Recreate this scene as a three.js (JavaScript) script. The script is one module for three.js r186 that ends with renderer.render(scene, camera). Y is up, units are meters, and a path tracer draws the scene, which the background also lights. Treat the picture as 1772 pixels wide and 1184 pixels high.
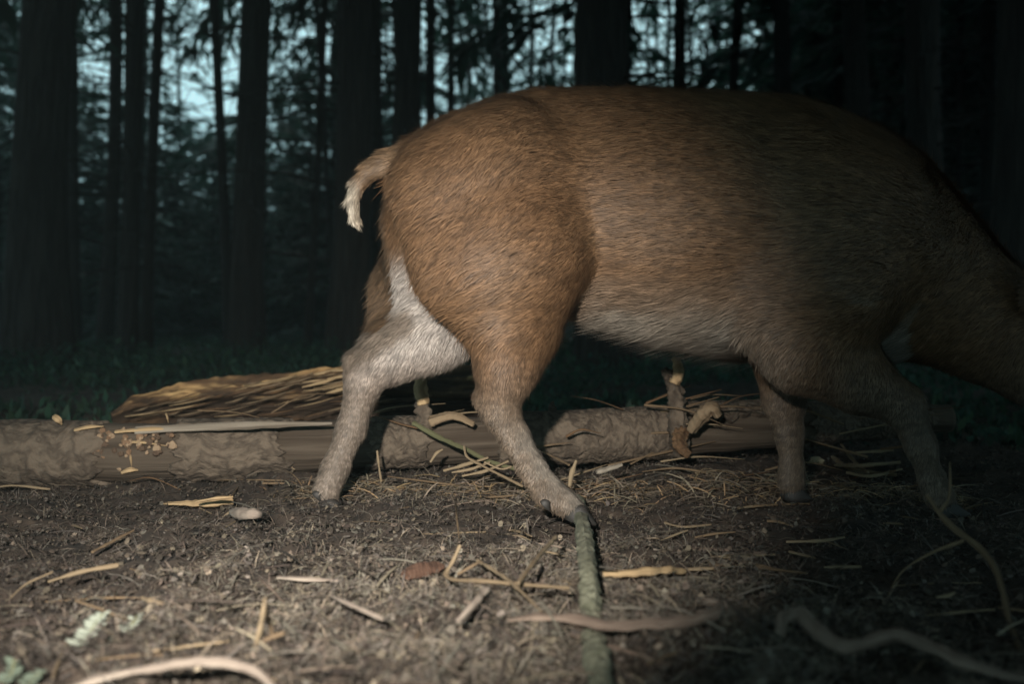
import * as THREE from 'three';
import { ImprovedNoise } from 'three/addons/math/ImprovedNoise.js';
import { mergeGeometries } from 'three/addons/utils/BufferGeometryUtils.js';
import { RoundedBoxGeometry } from 'three/addons/geometries/RoundedBoxGeometry.js';

// ---------------------------------------------------------------- camera, sky, light, exposure
const W = 1772, H = 1184, F = 1739, HORIZON = 575, EYE = 0.22;       // photo size, focal length and horizon in photo pixels, eye height
const scene = new THREE.Scene();
const camera = new THREE.PerspectiveCamera(2 * Math.atan(H / 2 / F) * 180 / Math.PI, W / H, 0.05, 400);
camera.position.set(0, EYE, 0);
camera.lookAt(0, EYE, -1);
camera.setViewOffset(W, H, 0, H / 2 - HORIZON, W, H);
camera.focus = 1.22;
camera.userData.fStop = 4.8;
scene.add(camera);

const renderer = new THREE.WebGLRenderer({ antialias: true });
renderer.toneMapping = THREE.LinearToneMapping;
renderer.toneMappingExposure = 1;
renderer.shadowMap.enabled = true;

const perlin = new ImprovedNoise();
const N3 = (x, y, z = 0) => perlin.noise(x + 31.7, y + 17.3, z + 5.1);
function fbm(x, y, z, o = 4) { let s = 0, a = 0.5; for (let i = 0; i < o; i++) { s += a * N3(x, y, z); x *= 2.03; y *= 2.03; z *= 2.03; a *= 0.5; } return s; }

{ // overcast sky with soft, broken cloud: pale, a little blue-green
  const w = 256, h = 128, d = new Float32Array(w * h * 4);
  for (let j = 0; j < h; j++) for (let i = 0; i < w; i++) {
    const el = ((j + 0.5) / h - 0.5) * Math.PI, az = (i + 0.5) / w * 2 * Math.PI;
    const x = Math.cos(el) * Math.cos(az), y = Math.sin(el), z = Math.cos(el) * Math.sin(az);
    const c = 1 + 0.3 * fbm(x * 3, y * 5, z * 3, 4), k = 4 * (j * w + i);
    d[k] = 0.82 * c; d[k + 1] = 1.22 * c; d[k + 2] = 1.3 * c; d[k + 3] = 1;
  }
  const t = new THREE.DataTexture(d, w, h, THREE.RGBAFormat, THREE.FloatType);
  t.mapping = THREE.EquirectangularReflectionMapping; t.magFilter = THREE.LinearFilter; t.minFilter = THREE.LinearFilter; t.needsUpdate = true;
  scene.background = t; scene.environment = t;
}
const sun = new THREE.DirectionalLight(new THREE.Color(1, 0.96, 0.88), 0.5);
sun.position.set(-30, 40, -30); sun.castShadow = true; sun.shadow.radius = 24;
sun.shadow.camera.left = sun.shadow.camera.bottom = -40; sun.shadow.camera.right = sun.shadow.camera.top = 40; sun.shadow.camera.far = 150;
scene.add(sun, sun.target);

// the flash: it stands above and to the left of the lens (legs and sticks throw their shadow to the right, logs and belly are dark below, and its beam ends before the right edge)
const flash = new THREE.SpotLight(new THREE.Color(1, 0.92, 0.82), 10.8, 0, 0.46, 1, 2);
flash.position.set(-0.13, 0.40, 0.10);
flash.target.position.set(-0.22, 0.115, -1.2);
flash.castShadow = true; flash.shadow.radius = 0.8;
scene.add(flash, flash.target);

// ---------------------------------------------------------------- helpers
let seed = 7;
const rnd = () => { seed = (seed + 0x6d2b79f5) | 0; let t = Math.imul(seed ^ (seed >>> 15), 1 | seed); t = (t + Math.imul(t ^ (t >>> 7), 61 | t)) ^ t; return ((t ^ (t >>> 14)) >>> 0) / 4294967296; };
const rr = (a, b) => a + (b - a) * rnd();
const gauss = () => (rnd() + rnd() + rnd() - 1.5) / 0.7;
const V = (x, y, z) => new THREE.Vector3(x, y, z);
const mixf = (a, b, t) => a + (b - a) * t;
const clamp = (x, a, b) => Math.min(b, Math.max(a, x));
const sstep = (a, b, x) => { const t = clamp((x - a) / (b - a), 0, 1); return t * t * (3 - 2 * t); };
const P = (px, py, d) => V((px - W / 2) * d / F, EYE + (HORIZON - py) * d / F, -d);    // the point seen at a pixel, d metres away
const used = {};
function numbered(n) { used[n] = (used[n] ?? -1) + 1; return used[n] ? n + '_' + String(used[n]).padStart(3, '0') : n; }
function tag(o, label, category, group, kind) {
  o.name = numbered(o.name); o.userData = { label, category };
  if (group) o.userData.group = group;
  if (kind) o.userData.kind = kind;
  scene.add(o); return o;
}
function mesh(name, g, m, parent) { const o = new THREE.Mesh(g, m); o.name = name; o.castShadow = o.receiveShadow = true; if (parent) parent.add(o); return o; }
function group(name, p) { const g = new THREE.Group(); g.name = name; if (p) g.position.copy(p); return g; }

// many small copies of one shape joined into a single coloured geometry
class Bulk {
  constructor(n, g) {
    const ix = g.index ? Array.from(g.index.array) : Array.from({ length: g.attributes.position.count }, (_, i) => i);
    this.src = Array.from(g.attributes.position.array); this.ix = ix; this.k = this.src.length / 3; this.n = 0;
    this.pos = new Float32Array(n * this.src.length); this.col = new Float32Array(n * this.src.length); this.nor = null; this.idx = new Uint32Array(n * ix.length);
  }
  add(m, c, normal) {
    const e = m.elements, s = this.src, o = this.n * s.length, b = this.n * this.k;
    for (let i = 0; i < s.length; i += 3) {
      const x = s[i], y = s[i + 1], z = s[i + 2];
      this.pos[o + i] = e[0] * x + e[4] * y + e[8] * z + e[12]; this.pos[o + i + 1] = e[1] * x + e[5] * y + e[9] * z + e[13]; this.pos[o + i + 2] = e[2] * x + e[6] * y + e[10] * z + e[14];
      this.col[o + i] = c[0]; this.col[o + i + 1] = c[1]; this.col[o + i + 2] = c[2];
      if (normal) { this.nor ??= new Float32Array(this.pos.length); this.nor[o + i] = normal.x; this.nor[o + i + 1] = normal.y; this.nor[o + i + 2] = normal.z; }
    }
    for (let i = 0; i < this.ix.length; i++) this.idx[this.n * this.ix.length + i] = b + this.ix[i];
    this.n++;
  }
  done() {
    const g = new THREE.BufferGeometry(), v = this.n * this.src.length; g.setAttribute('position', new THREE.BufferAttribute(this.pos.slice(0, v), 3)); g.setAttribute('color', new THREE.BufferAttribute(this.col.slice(0, v), 3));
    g.setIndex(new THREE.BufferAttribute(this.idx.slice(0, this.n * this.ix.length), 1));
    if (this.nor) g.setAttribute('normal', new THREE.BufferAttribute(this.nor.slice(0, v), 3)); else g.computeVertexNormals();
    return g;
  }
}
// tiling noise for textures
function tile(w, fx, fy, s) {
  const lat = (x, y) => { let h = Math.imul(((x % fx) + fx) % fx + 1, 374761393) ^ Math.imul(((y % fy) + fy) % fy + 1, 668265263) ^ Math.imul(s + 1, 974634777); h = Math.imul(h ^ (h >>> 13), 1274126177); return ((h ^ (h >>> 16)) >>> 0) / 4294967296; };
  return (u, v) => {
    const x = u * fx, y = v * fy, ix = Math.floor(x), iy = Math.floor(y), a = x - ix, b = y - iy, p = a * a * (3 - 2 * a), q = b * b * (3 - 2 * b);
    return mixf(mixf(lat(ix, iy), lat(ix + 1, iy), p), mixf(lat(ix, iy + 1), lat(ix + 1, iy + 1), p), q);
  };
}
function tex(size, f, srgb = false) {
  const d = new Uint8Array(size * size * 4);
  for (let j = 0; j < size; j++) for (let i = 0; i < size; i++) {
    const c = f(i / size, j / size), k = 4 * (j * size + i), e = Array.isArray(c) ? c : [c, c, c];
    for (let q = 0; q < 3; q++) d[k + q] = clamp((srgb ? Math.pow(e[q], 1 / 2.2) : e[q]) * 255, 0, 255);
    d[k + 3] = 255;
  }
  const t = new THREE.DataTexture(d, size, size); t.wrapS = t.wrapT = THREE.RepeatWrapping; t.magFilter = THREE.LinearFilter; t.minFilter = THREE.LinearMipmapLinearFilter;
  if (srgb) t.colorSpace = THREE.SRGBColorSpace;
  t.needsUpdate = true; return t;
}
const layered = (fx, fy, s, o) => { const n = []; for (let i = 0; i < o; i++) n.push(tile(0, fx << i, fy << i, s + i)); return (u, v) => { let r = 0, a = 0.5; for (const k of n) { r += a * k(u, v); a *= 0.5; } return r / (1 - a * 2 + 1e-9) * 1; }; };
const lerp3 = (a, b, t) => [0, 1, 2].map((i) => mixf(a[i], b[i], t));

// bark: plates and furrows, u round the trunk, v along it
const barkN = layered(10, 4, 11, 5), barkM = layered(5, 5, 23, 4);
const barkH = (u, v) => { const a = Math.abs(barkN(u, v) - 0.5) * 4; return clamp(0.15 + a * 0.75 + (barkM(u * 4 % 1, v * 4 % 1) - 0.5) * 0.5, 0, 1); };
const barkBump = tex(512, barkH), barkMap = tex(512, (u, v) => lerp3([0.35, 0.3, 0.28], [1, 0.96, 0.9], clamp(barkH(u, v) * 0.8 + barkM(u, v) * 0.3, 0, 1)), true);
// split wood: long fibres along v
const woodN = layered(40, 2, 41, 4), woodM = layered(6, 3, 57, 4);
const woodBump = tex(512, (u, v) => woodN(u, v));
const woodMap = tex(512, (u, v) => lerp3([0.3, 0.24, 0.18], [1, 0.95, 0.86], clamp(woodN(u, v) * 1.2 - 0.15 + (woodM(u, v) - 0.5) * 0.7, 0, 1)), true);
// soil: crumbs and old needles
const soilA = layered(8, 8, 71, 5), soilB = layered(48, 48, 83, 3);
const soilBump = tex(512, (u, v) => soilA(u, v) * 0.6 + soilB(u, v) * 0.4);
const soilMap = tex(512, (u, v) => lerp3([0.016, 0.0125, 0.010], [0.085, 0.062, 0.046], clamp((soilA(u, v) - 0.5) * 1.2 + (soilB(u, v) - 0.5) * 1.3 + 0.45, 0, 1)), true);

const std = (c, o = {}) => new THREE.MeshStandardMaterial({ color: Array.isArray(c) ? new THREE.Color().setRGB(...c) : c, roughness: 0.92, side: THREE.DoubleSide, ...o });
const plateA = layered(7, 7, 101, 4), plateB = layered(40, 26, 111, 3), plateC = layered(16, 14, 131, 4), plateH = (u, v) => clamp(0.3 * plateA(u, v) + 0.2 * plateB(u, v) + 1.5 * Math.abs(plateC(u, v) - 0.5) + 0.1, 0, 1);
const plateBump = tex(512, plateH), plateMap = tex(512, (u, v) => lerp3([0.25, 0.22, 0.2], [1, 0.95, 0.88], clamp((plateH(u, v) - 0.45) * 2.2 + 0.5, 0, 1)), true);
const M = {
  trunk: std([0.045, 0.037, 0.033], { map: barkMap, bumpMap: barkBump, bumpScale: 0.02 }),
  bark: std([0.14, 0.116, 0.093], { map: plateMap, bumpMap: plateBump, bumpScale: 0.006 }),
  wood: std([0.30, 0.235, 0.165], { map: woodMap, bumpMap: woodBump, bumpScale: 0.004 }),
  bareWood: std([0.115, 0.096, 0.079], { map: woodMap, bumpMap: woodBump, bumpScale: 0.005 }),
  greyWood: std([0.34, 0.32, 0.29], { map: woodMap, bumpMap: woodBump, bumpScale: 0.003 }),
  freshWood: std([0.56, 0.43, 0.27], { map: woodMap, bumpMap: woodBump, bumpScale: 0.003 }),
  rotWood: std([0.19, 0.12, 0.07], { map: woodMap, bumpMap: woodBump, bumpScale: 0.004 }),
  vwood: std(0xffffff, { vertexColors: true, map: woodMap, bumpMap: woodBump, bumpScale: 0.004 }),
  paleStick: std([0.42, 0.375, 0.33], { map: barkMap, bumpMap: barkBump, bumpScale: 0.002 }),
  rootStick: std([0.30, 0.24, 0.2], { map: barkMap, bumpMap: barkBump, bumpScale: 0.003 }),
  straw: std([0.32, 0.262, 0.185], { map: woodMap }),
  twig: std([0.20, 0.15, 0.10], { map: woodMap }),
  mossStick: std([0.26, 0.26, 0.2], { map: soilA2(), bumpMap: soilBump, bumpScale: 0.003 }),
  greenStem: std([0.16, 0.175, 0.10], { map: woodMap }),
  hoof: std([0.02, 0.018, 0.016], { roughness: 0.6 }),
};
function soilA2() { return tex(256, (u, v) => { const t = clamp(soilB(u, v) * 1.5 - 0.25, 0, 1); return lerp3([0.4, 0.42, 0.36], [1, 1, 0.95], t); }, true); }

// ---------------------------------------------------------------- ground
const FEET = [[1000, 1.148], [571, 1.28], [1376, 1.305], [1640, 1.175]].map(([px, d]) => [(px - W / 2) * d / F, -d]);   // the hooves press into it here
function relief(x, z) {                                                    // height of the forest floor
  const r = Math.hypot(x, z + 1.2), far = sstep(2.2, 9, r);
  return 0.018 * N3(x * 4.1, z * 4.1, 0.5) + 0.010 * N3(x * 11, z * 11, 2.2) + 6.5 * sstep(24, 54, -z) - FEET.reduce((a, [fx, fz]) => a + 0.009 * Math.exp(-((x - fx) ** 2 + (z - fz) ** 2) / 0.0011), 0) + far * (0.12 * N3(x * 0.35, z * 0.35, 9)) - 0.012 * Math.exp(-Math.pow((z + 1.33) / 0.12, 2));  // includes a bank added in the distance to block the low sky
}
const fine = (x, z) => 0.017 * N3(x * 17, z * 17, 4) + 0.009 * N3(x * 43, z * 43, 8);
function G(px, py, up = 0) {                                               // where the ray through a pixel meets the floor
  const dx = (px - W / 2) / F, dy = (HORIZON - py) / F;
  let d = -EYE / dy;
  for (let i = 0; i < 12; i++) d = mixf(d, (relief(dx * d, -d) + up - EYE) / dy, 0.7);
  return V(dx * d, relief(dx * d, -d) + up, -d);
}
{
  const n = 420, pos = [], uv = [], idx = [];
  const warp = (t) => Math.sinh(t * 6.3) / Math.sinh(6.3) * 160;
  for (let j = 0; j <= n; j++) for (let i = 0; i <= n; i++) {
    const x = warp(i / n * 2 - 1), z = warp(j / n * 2 - 1) - 1.1, r = Math.hypot(x, z + 1.1);
    pos.push(x, relief(x, z) + (r < 4 ? fine(x, z) * (1 - sstep(2.5, 4, r)) : 0), z); uv.push(x * 1.7, z * 1.7);
  }
  for (let j = 0; j < n; j++) for (let i = 0; i < n; i++) { const a = j * (n + 1) + i, b = a + n + 1; idx.push(a, b, a + 1, b, b + 1, a + 1); }
  const g = new THREE.BufferGeometry(); g.setAttribute('position', new THREE.Float32BufferAttribute(pos, 3)); g.setAttribute('uv', new THREE.Float32BufferAttribute(uv, 2)); g.setIndex(idx); g.computeVertexNormals();
  const o = mesh('ground', g, std(0xffffff, { map: soilMap, bumpMap: soilBump, bumpScale: 0.006, roughness: 1 }));
  tag(o, 'dark peaty forest floor strewn with needles and broken twigs', 'ground', null, 'structure');
}

// ---------------------------------------------------------------- tubes: sticks, logs, trunks
// pts: [Vector3, radius]; a tube along a smooth curve with an uneven skin; uv in metres
function tube(pts, { rad = 8, seg = 40, rough = 0.12, freq = 60, cap = true, ridge = 0, colour = null, s = 0, carve = false, knot = 0 } = {}) {
  const curve = new THREE.CatmullRomCurve3(pts.map((p) => p[0]), false, 'centripetal'), len = curve.getLength();
  const pos = [], uv = [], idx = [], col = [];
  let nrm = V(0, 1, 0); const t0 = curve.getTangent(0); if (Math.abs(t0.y) > 0.9) nrm = V(1, 0, 0);
  const rAt = (t) => { const k = t * (pts.length - 1), i = Math.min(pts.length - 2, Math.floor(k)), f = k - i; return mixf(pts[i][1], pts[i + 1][1], f * f * (3 - 2 * f)); };
  const rings = [];
  for (let j = 0; j <= seg; j++) {
    const t = j / seg, c = curve.getPoint(t), tg = curve.getTangent(t);
    nrm.addScaledVector(tg, -nrm.dot(tg)).normalize(); const bin = tg.clone().cross(nrm);
    const r = rAt(t) * (1 + knot * (N3(t * len * 34, s, 2) + 0.7 * Math.max(0, N3(t * len * 90, s, 6)))); rings.push({ c, tg, n: nrm.clone(), b: bin, r, t });
    for (let i = 0; i <= rad; i++) {
      const a = i % rad / rad * Math.PI * 2, ca = Math.cos(a), sa = Math.sin(a);
      const q = c.clone().addScaledVector(nrm, ca * r).addScaledVector(bin, sa * r);
      let k = 1 + rough * 2 * N3(q.x * freq + s, q.y * freq, q.z * freq);
      if (ridge) k += ridge * N3(ca * 2.6 + s, sa * 2.6, t * len * 5) + ridge * 0.6 * N3(ca * 6, sa * 6 + s, t * len * 9);
      if (carve) {                                                            // torn fibres, and a hollow eaten into the side below a ragged lip
        const u = t * len; k += 0.16 * N3(ca * 11, sa * 11, u * 9) + 0.1 * N3(ca * 24, sa * 24, u * 16);
        const lip = 1.15 + 0.5 * N3(u * 6, 3.3, s) + 0.22 * N3(u * 26, 8.1, s); k -= 0.42 * sstep(lip - 0.05, lip + 0.12, a) * (1 - sstep(2.5, 2.9, a));
      }
      q.copy(c).addScaledVector(nrm, ca * r * k).addScaledVector(bin, sa * r * k);
      pos.push(q.x, q.y, q.z); uv.push(i / rad * Math.max(0.05, r * 6.28) * 3, t * len * 3);
      if (colour) col.push(...colour(q, t, a, k));
    }
  }
  for (let j = 0; j < seg; j++) for (let i = 0; i < rad; i++) { const a = j * (rad + 1) + i, b = a + rad + 1; idx.push(a, a + 1, b, b, a + 1, b + 1); }
  if (cap) for (const j of [0, seg]) {
    const at = pos.length / 3, R = rings[j], out = R.r * 0.25 * (j ? 1 : -1), q = R.c.clone().addScaledVector(R.tg, out);
    pos.push(q.x, q.y, q.z); uv.push(0, 0); if (colour) col.push(...colour(q, R.t, 0, 0.6));
    for (let i = 0; i < rad; i++) { const a = j * (rad + 1) + i; j ? idx.push(a, a + 1, at) : idx.push(a + 1, a, at); }
  }
  const g = new THREE.BufferGeometry(); g.setAttribute('position', new THREE.Float32BufferAttribute(pos, 3)); g.setAttribute('uv', new THREE.Float32BufferAttribute(uv, 2));
  if (colour) g.setAttribute('color', new THREE.Float32BufferAttribute(col, 3));
  g.setIndex(idx); g.computeVertexNormals(); g.userData = { rings, len }; return g;
}
const mm = (px, d) => px * d / F;                                          // photo pixels to metres at a distance
function recentre(o, g) { g.computeBoundingBox(); const b = g.boundingBox, c = V((b.min.x + b.max.x) / 2, b.min.y, (b.min.z + b.max.z) / 2); g.translate(-c.x, -c.y, -c.z); o.position.add(c); return c; }

// ---------------------------------------------------------------- trees
const trunkGeo = [0, 1, 2].map((k) => {                                    // unit trunk: radius 1 at the base, height 1
  const rad = 14, seg = 36, pos = [], uv = [], idx = [];
  for (let j = 0; j <= seg; j++) for (let i = 0; i <= rad; i++) {
    const y = j / seg, a = i % rad / rad * 6.2832, flare = 1 + 0.35 * Math.exp(-y * 60), r = (1 - 0.86 * y) * flare * (1 + 0.1 * N3(Math.cos(a) * 1.5 + k * 9, y * 14, Math.sin(a) * 1.5) + 0.06 * N3(Math.cos(a) * 5, y * 60, Math.sin(a) * 5 + k));
    const bx = 1.1 * N3(k * 3.3 + 0.4, y * 7, 1), bz = 0.9 * N3(k * 5.1, y * 7, 7);
    pos.push(Math.cos(a) * r + bx, y, Math.sin(a) * r + bz); uv.push(i / rad * 2, y * 16);
  }
  for (let j = 0; j < seg; j++) for (let i = 0; i < rad; i++) { const a = j * (rad + 1) + i, b = a + rad + 1; idx.push(a, b, a + 1, b, b + 1, a + 1); }
  const g = new THREE.BufferGeometry(); g.setAttribute('position', new THREE.Float32BufferAttribute(pos, 3)); g.setAttribute('uv', new THREE.Float32BufferAttribute(uv, 2)); g.setIndex(idx); g.computeVertexNormals(); return g;
});
// a crown of drooping boughs; every bough carries flat sprays of needles. bottom..top as metres on a tree `top` high
function crownGeo(bottom, top, reach, boughs, sprays, size) {
  const pos = [], idx = [], col = [];
  const blade = (p, dir, side, L, w, c) => {
    const at = pos.length / 3, m = p.clone().addScaledVector(dir, L * 0.45), e = p.clone().addScaledVector(dir, L); e.y -= L * 0.18;
    for (const q of [p, m.clone().addScaledVector(side, w), m.clone().addScaledVector(side, -w), e]) { pos.push(q.x, q.y, q.z); col.push(...c); }
    idx.push(at, at + 1, at + 2, at + 1, at + 3, at + 2);
  };
  for (let i = 0; i < boughs; i++) {
    const f = (i + rnd()) / boughs, y = mixf(bottom, top, f), L = reach * (1 - f * 0.86) * rr(0.65, 1.15) + 0.15, az = rnd() * 6.2832;
    const out = V(Math.cos(az), 0, Math.sin(az)), rise = mixf(-0.28, 0.45, f) + rr(-0.12, 0.12), tint = rr(0.75, 1.3);
    const n = Math.round(sprays * (0.35 + L / reach));
    const at = (t) => out.clone().multiplyScalar(L * t).add(V(0, y + L * (rise * t - 0.22 * t * t), 0));
    { // the bough's wood
      const a0 = pos.length / 3, p0 = at(0), p1 = at(0.5), p2 = at(1), s = V(-out.z, 0, out.x);
      for (const [p, w] of [[p0, 0.02], [p1, 0.012], [p2, 0.003]]) for (const [u, v] of [[1, 0], [-0.5, 0.8], [-0.5, -0.8]]) { const q = p.clone().addScaledVector(s, u * w).add(V(0, v * w, 0)); pos.push(q.x, q.y, q.z); col.push(0.04, 0.032, 0.026); }
      for (let r = 0; r < 2; r++) for (let k = 0; k < 3; k++) { const a = a0 + r * 3 + k, b = a0 + r * 3 + (k + 1) % 3; idx.push(a, b, a + 3, b, b + 3, a + 3); }
    }
    for (let k = 0; k < n; k++) {
      const t = Math.sqrt(rr(0.03, 1)), sgn = rnd() < 0.5 ? -1 : 1, p = at(t), spread = rr(0.5, 1.2) * sgn;
      const dir = out.clone().applyAxisAngle(V(0, 1, 0), spread); dir.y += rr(-0.5, 0.15); dir.normalize();
      const l2 = L * rr(0.16, 0.34) * (1.15 - t * 0.55) + size, side = V(-dir.z, rr(-0.5, 0.5), dir.x).normalize();
      const g = tint * rr(0.6, 1.4), c = [0.031 * g, 0.08 * g, 0.055 * g];
      blade(p, dir, side, l2, size * rr(0.16, 0.3), c);
      for (let q = 0; q < 3; q++) { const pp = p.clone().addScaledVector(dir, l2 * rr(0.15, 0.85)), d2 = dir.clone().applyAxisAngle(V(0, 1, 0), rr(0.5, 1) * (rnd() < 0.5 ? -1 : 1)); d2.y -= rr(0, 0.4); d2.normalize(); blade(pp, d2, V(-d2.z, rr(-0.6, 0.6), d2.x).normalize(), l2 * rr(0.3, 0.55), size * rr(0.14, 0.26), c); }
    }
  }
  const g = new THREE.BufferGeometry(); g.setAttribute('position', new THREE.Float32BufferAttribute(pos, 3)); g.setAttribute('color', new THREE.Float32BufferAttribute(col, 3)); g.setIndex(idx); g.computeVertexNormals(); return g;
}
const CROWN = {
  tall: [0, 1].map(() => crownGeo(4.2, 17, 2.9, 84, 11, 0.26)),            // bare below, dark above
  lean: [0, 1].map(() => crownGeo(3.4, 16, 2.1, 66, 7, 0.15)),            // looser
  young: [0, 1].map(() => crownGeo(0.25, 7, 1.7, 84, 8, 0.2)),           // green to the ground
};
const deadGeo = [0, 1].map(() => {                                          // bare dead side branches below the crown
  const gs = [];
  for (let i = 0; i < 26; i++) {
    const y = rr(0.7, 4.6), az = rnd() * 6.28, L = rr(0.3, 1.3), o = V(Math.cos(az), rr(-0.2, 0.25), Math.sin(az)), p0 = V(0, y, 0), s = o.clone().applyAxisAngle(V(0, 1, 0), rr(-0.4, 0.4));
    const bend = p0.clone().addScaledVector(o, L * 0.5), tip = bend.clone().addScaledVector(s, L * 0.5); tip.y -= L * 0.12;
    gs.push(tube([[p0, 0.011], [bend, 0.007], [tip, 0.002]], { rad: 4, seg: 5, rough: 0.05, cap: false }));
    for (let k = 0; k < 3; k++) { const q = p0.clone().lerp(tip, rr(0.4, 0.95)), e = q.clone().add(V(rr(-0.25, 0.25), rr(-0.2, 0.06), rr(-0.25, 0.25))); gs.push(tube([[q, 0.004], [e, 0.001]], { rad: 3, seg: 2, rough: 0, cap: false })); }
  }
  return mergeGeometries(gs);
});
const foliage = new THREE.MeshPhysicalMaterial({ vertexColors: true, roughness: 0.95, transmission: 0.4, thickness: 0, side: THREE.DoubleSide });
let treeCount = 0;
function tree(name, x, z, diam, kind, label, grp, { tall = 1, lean = 0, dead = true } = {}) {
  const i = treeCount++, g = group(name, V(x, relief(x, z) - 0.03, z));
  const h = kind === 'young' ? 7.4 * tall : 17.5 * tall;
  const t = mesh('trunk', trunkGeo[i % 3], M.trunk, g); t.scale.set(diam / 2, h, diam / 2); t.rotation.y = i * 1.7;
  const c = mesh('crown', CROWN[kind][i % 2], foliage, g); c.scale.set(rr(0.85, 1.15), tall, rr(0.85, 1.15)); c.rotation.y = rnd() * 6.28;
  if (dead && kind !== 'young') { const b = mesh('dead_branches', deadGeo[i % 2], M.trunk, g); b.rotation.y = rnd() * 6.28; b.scale.setScalar(rr(0.8, 1.2)); b.userData.kind = 'stuff'; }
  g.rotation.z = lean; g.rotation.x = rr(-0.012, 0.012);
  return tag(g, label, 'tree', grp);
}
const NEAR = 'trunks standing around the clearing', FOREST = 'conifers of the dark forest beyond';
// [pixel, width in pixels, distance, lean, label]: width and distance give trunks of 15 to 30 cm
for (const [px, w, d, lean, label] of [
  [72, 92, 6.0, -0.02, 'thick dark conifer trunk with sky on both sides, beyond the torn log end'],
  [183, 24, 11, -0.03, 'slim leaning conifer trunk next to the thick one, bright sky behind its top'],
  [246, 13, 17, 0, 'very thin straight trunk among sunlit sprays beyond the rotten split log'],
  [440, 56, 7.6, 0, 'dark straight trunk rising beyond the middle of the rotten split log'],
  [608, 66, 6.6, 0.012, 'stout dark trunk rising straight behind the curled tail of the deer'],
  [711, 50, 8.2, 0, 'dark trunk above the rump of the deer, thicker than its two thin neighbours'],
  [750, 19, 13, 0.01, 'thin trunk above the rump of the deer, close against a thicker trunk'],
  [778, 15, 16, 0, 'thin trunk at the edge of the bright sky above the rump of the deer'],
  [857, 17, 17, -0.01, 'one of two slender twin trunks side by side against the brightest sky'],
  [882, 17, 16.5, 0.012, 'one of two slender twin trunks side by side against the brightest sky'],
  [1048, 94, 5.6, -0.012, 'thickest dark trunk, directly above the middle of the back of the deer'],
  [1350, 33, 9.5, 0, 'straight dark trunk above the shoulder of the deer'],
  [1488, 44, 8.5, 0.01, 'dim trunk above the neck of the deer in the unlit wood'],
  [1610, 62, 6.8, 0, 'broad dim trunk in the unlit wood beyond the head of the deer'],
  [1745, 80, 5.4, -0.01, 'very broad dim trunk in the unlit wood past the root and forked twig'],
]) tree('conifer_tree', (px - W / 2) * d / F, -d, w * d / F, d > 10 ? 'lean' : 'tall', label, label.startsWith('one of two') ? 'twin slender trunks' : NEAR, { lean, tall: d > 10 ? 1.5 : 1.35 });

// the wood: trunks and crowns filling in behind, to the sides and over the clearing, placed on the ground by a jittered grid
// the photograph shows sky between the crowns only along these bearings (degrees from the view direction)
const skyward = (b) => [[-28, -26], [-24, -13.5], [-8.5, -6.5], [-3.6, 3.9], [7, 12.3]].some(([p, q]) => b > p && b < q);
for (let i = 0, n = 0; n < 96 && i < 4000; i++) {
  const b = rr(-33, 33), a = b / 57.3, d = Math.sqrt(rr(9.5 * 9.5, 40 * 40)), x = Math.sin(a) * d, z = -Math.cos(a) * d, gap = skyward(b);
  const wide = 2.3 / d * 57.3;                                             // half the breadth of a full crown at that distance
  if (gap ? rnd() < 0.8 || d < 19 : [-wide, -wide / 2, wide / 2, wide].some((o) => skyward(b + o)) && rnd() < (d < 15 ? 0.97 : Math.abs(b) < 8 ? 0.93 : 0.72)) continue;
  n++;
  tree('conifer_tree', x, z, rr(0.1, 0.22), gap ? 'lean' : 'tall', gap ? 'slim conifer with a loose crown that lets the sky through' : 'slim dark conifer standing in the crowd of trunks deep in the wood', gap ? 'loose-crowned conifers against the sky' : FOREST, { tall: rr(0.8, 1.15), lean: rr(-0.02, 0.02), dead: d < 22 });
}
for (let i = 0; i < 26; i++) {                                             // thin poles crowding between the thick trunks, their crowns above the picture
  const b = i < 16 ? rr(-26, -4) : rr(7, 26), d = rr(8, 17), x = Math.sin(b / 57.3) * d, z = -Math.cos(b / 57.3) * d;
  tree('conifer_tree', x, z, rr(0.06, 0.13), 'lean', 'thin bare pole of a conifer crowded between thicker trunks', 'thin poles between the thick trunks', { tall: 1.7, lean: rr(-0.06, 0.06), dead: true });
}
for (let i = 0; i < 134; i++) {
  const right = i > 113, mid = i > 88 && !right, b = right ? rr(13, 30) : mid ? rr(-27, -8) : rr(-31, 31), d = right ? rr(12, 22) : mid ? rr(17, 27) : Math.sqrt(rr(17 * 17, 46 * 46)), x = Math.sin(b / 57.3) * d, z = -Math.cos(b / 57.3) * d;
  tree('young_conifer', x, z, 0.1, 'young', right ? 'young conifer with boughs to the ground, closing the unlit wood' : 'young conifer with boughs down to the ground, deep in the wood', right ? 'young conifers in the unlit wood' : 'young conifers under the tall trees', { tall: mid ? rr(0.55, 0.8) : rr(0.45, 0.85) });
}
for (let i = 0; i < 40; i++) {                                             // unseen trees added beside and behind the viewer to shade the clearing
  const a = (i < 12 ? 33 + i * 6 : i < 30 ? 104 + (i - 12) / 18 * 216 + rr(-6, 6) : 80 + (i - 30) * 20) / 57.3, d = i < 12 ? rr(2.4, 6.5) : i >= 30 ? rr(1.6, 4) : i % 2 ? rr(4, 8) : rr(8, 14);
  tree('conifer_tree', Math.sin(a) * d, -Math.cos(a) * d, rr(0.16, 0.3), 'tall', 'unseen conifer added around the clearing for shade, facing the deer', 'conifers added around the clearing for shade', { dead: false });
}

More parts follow.
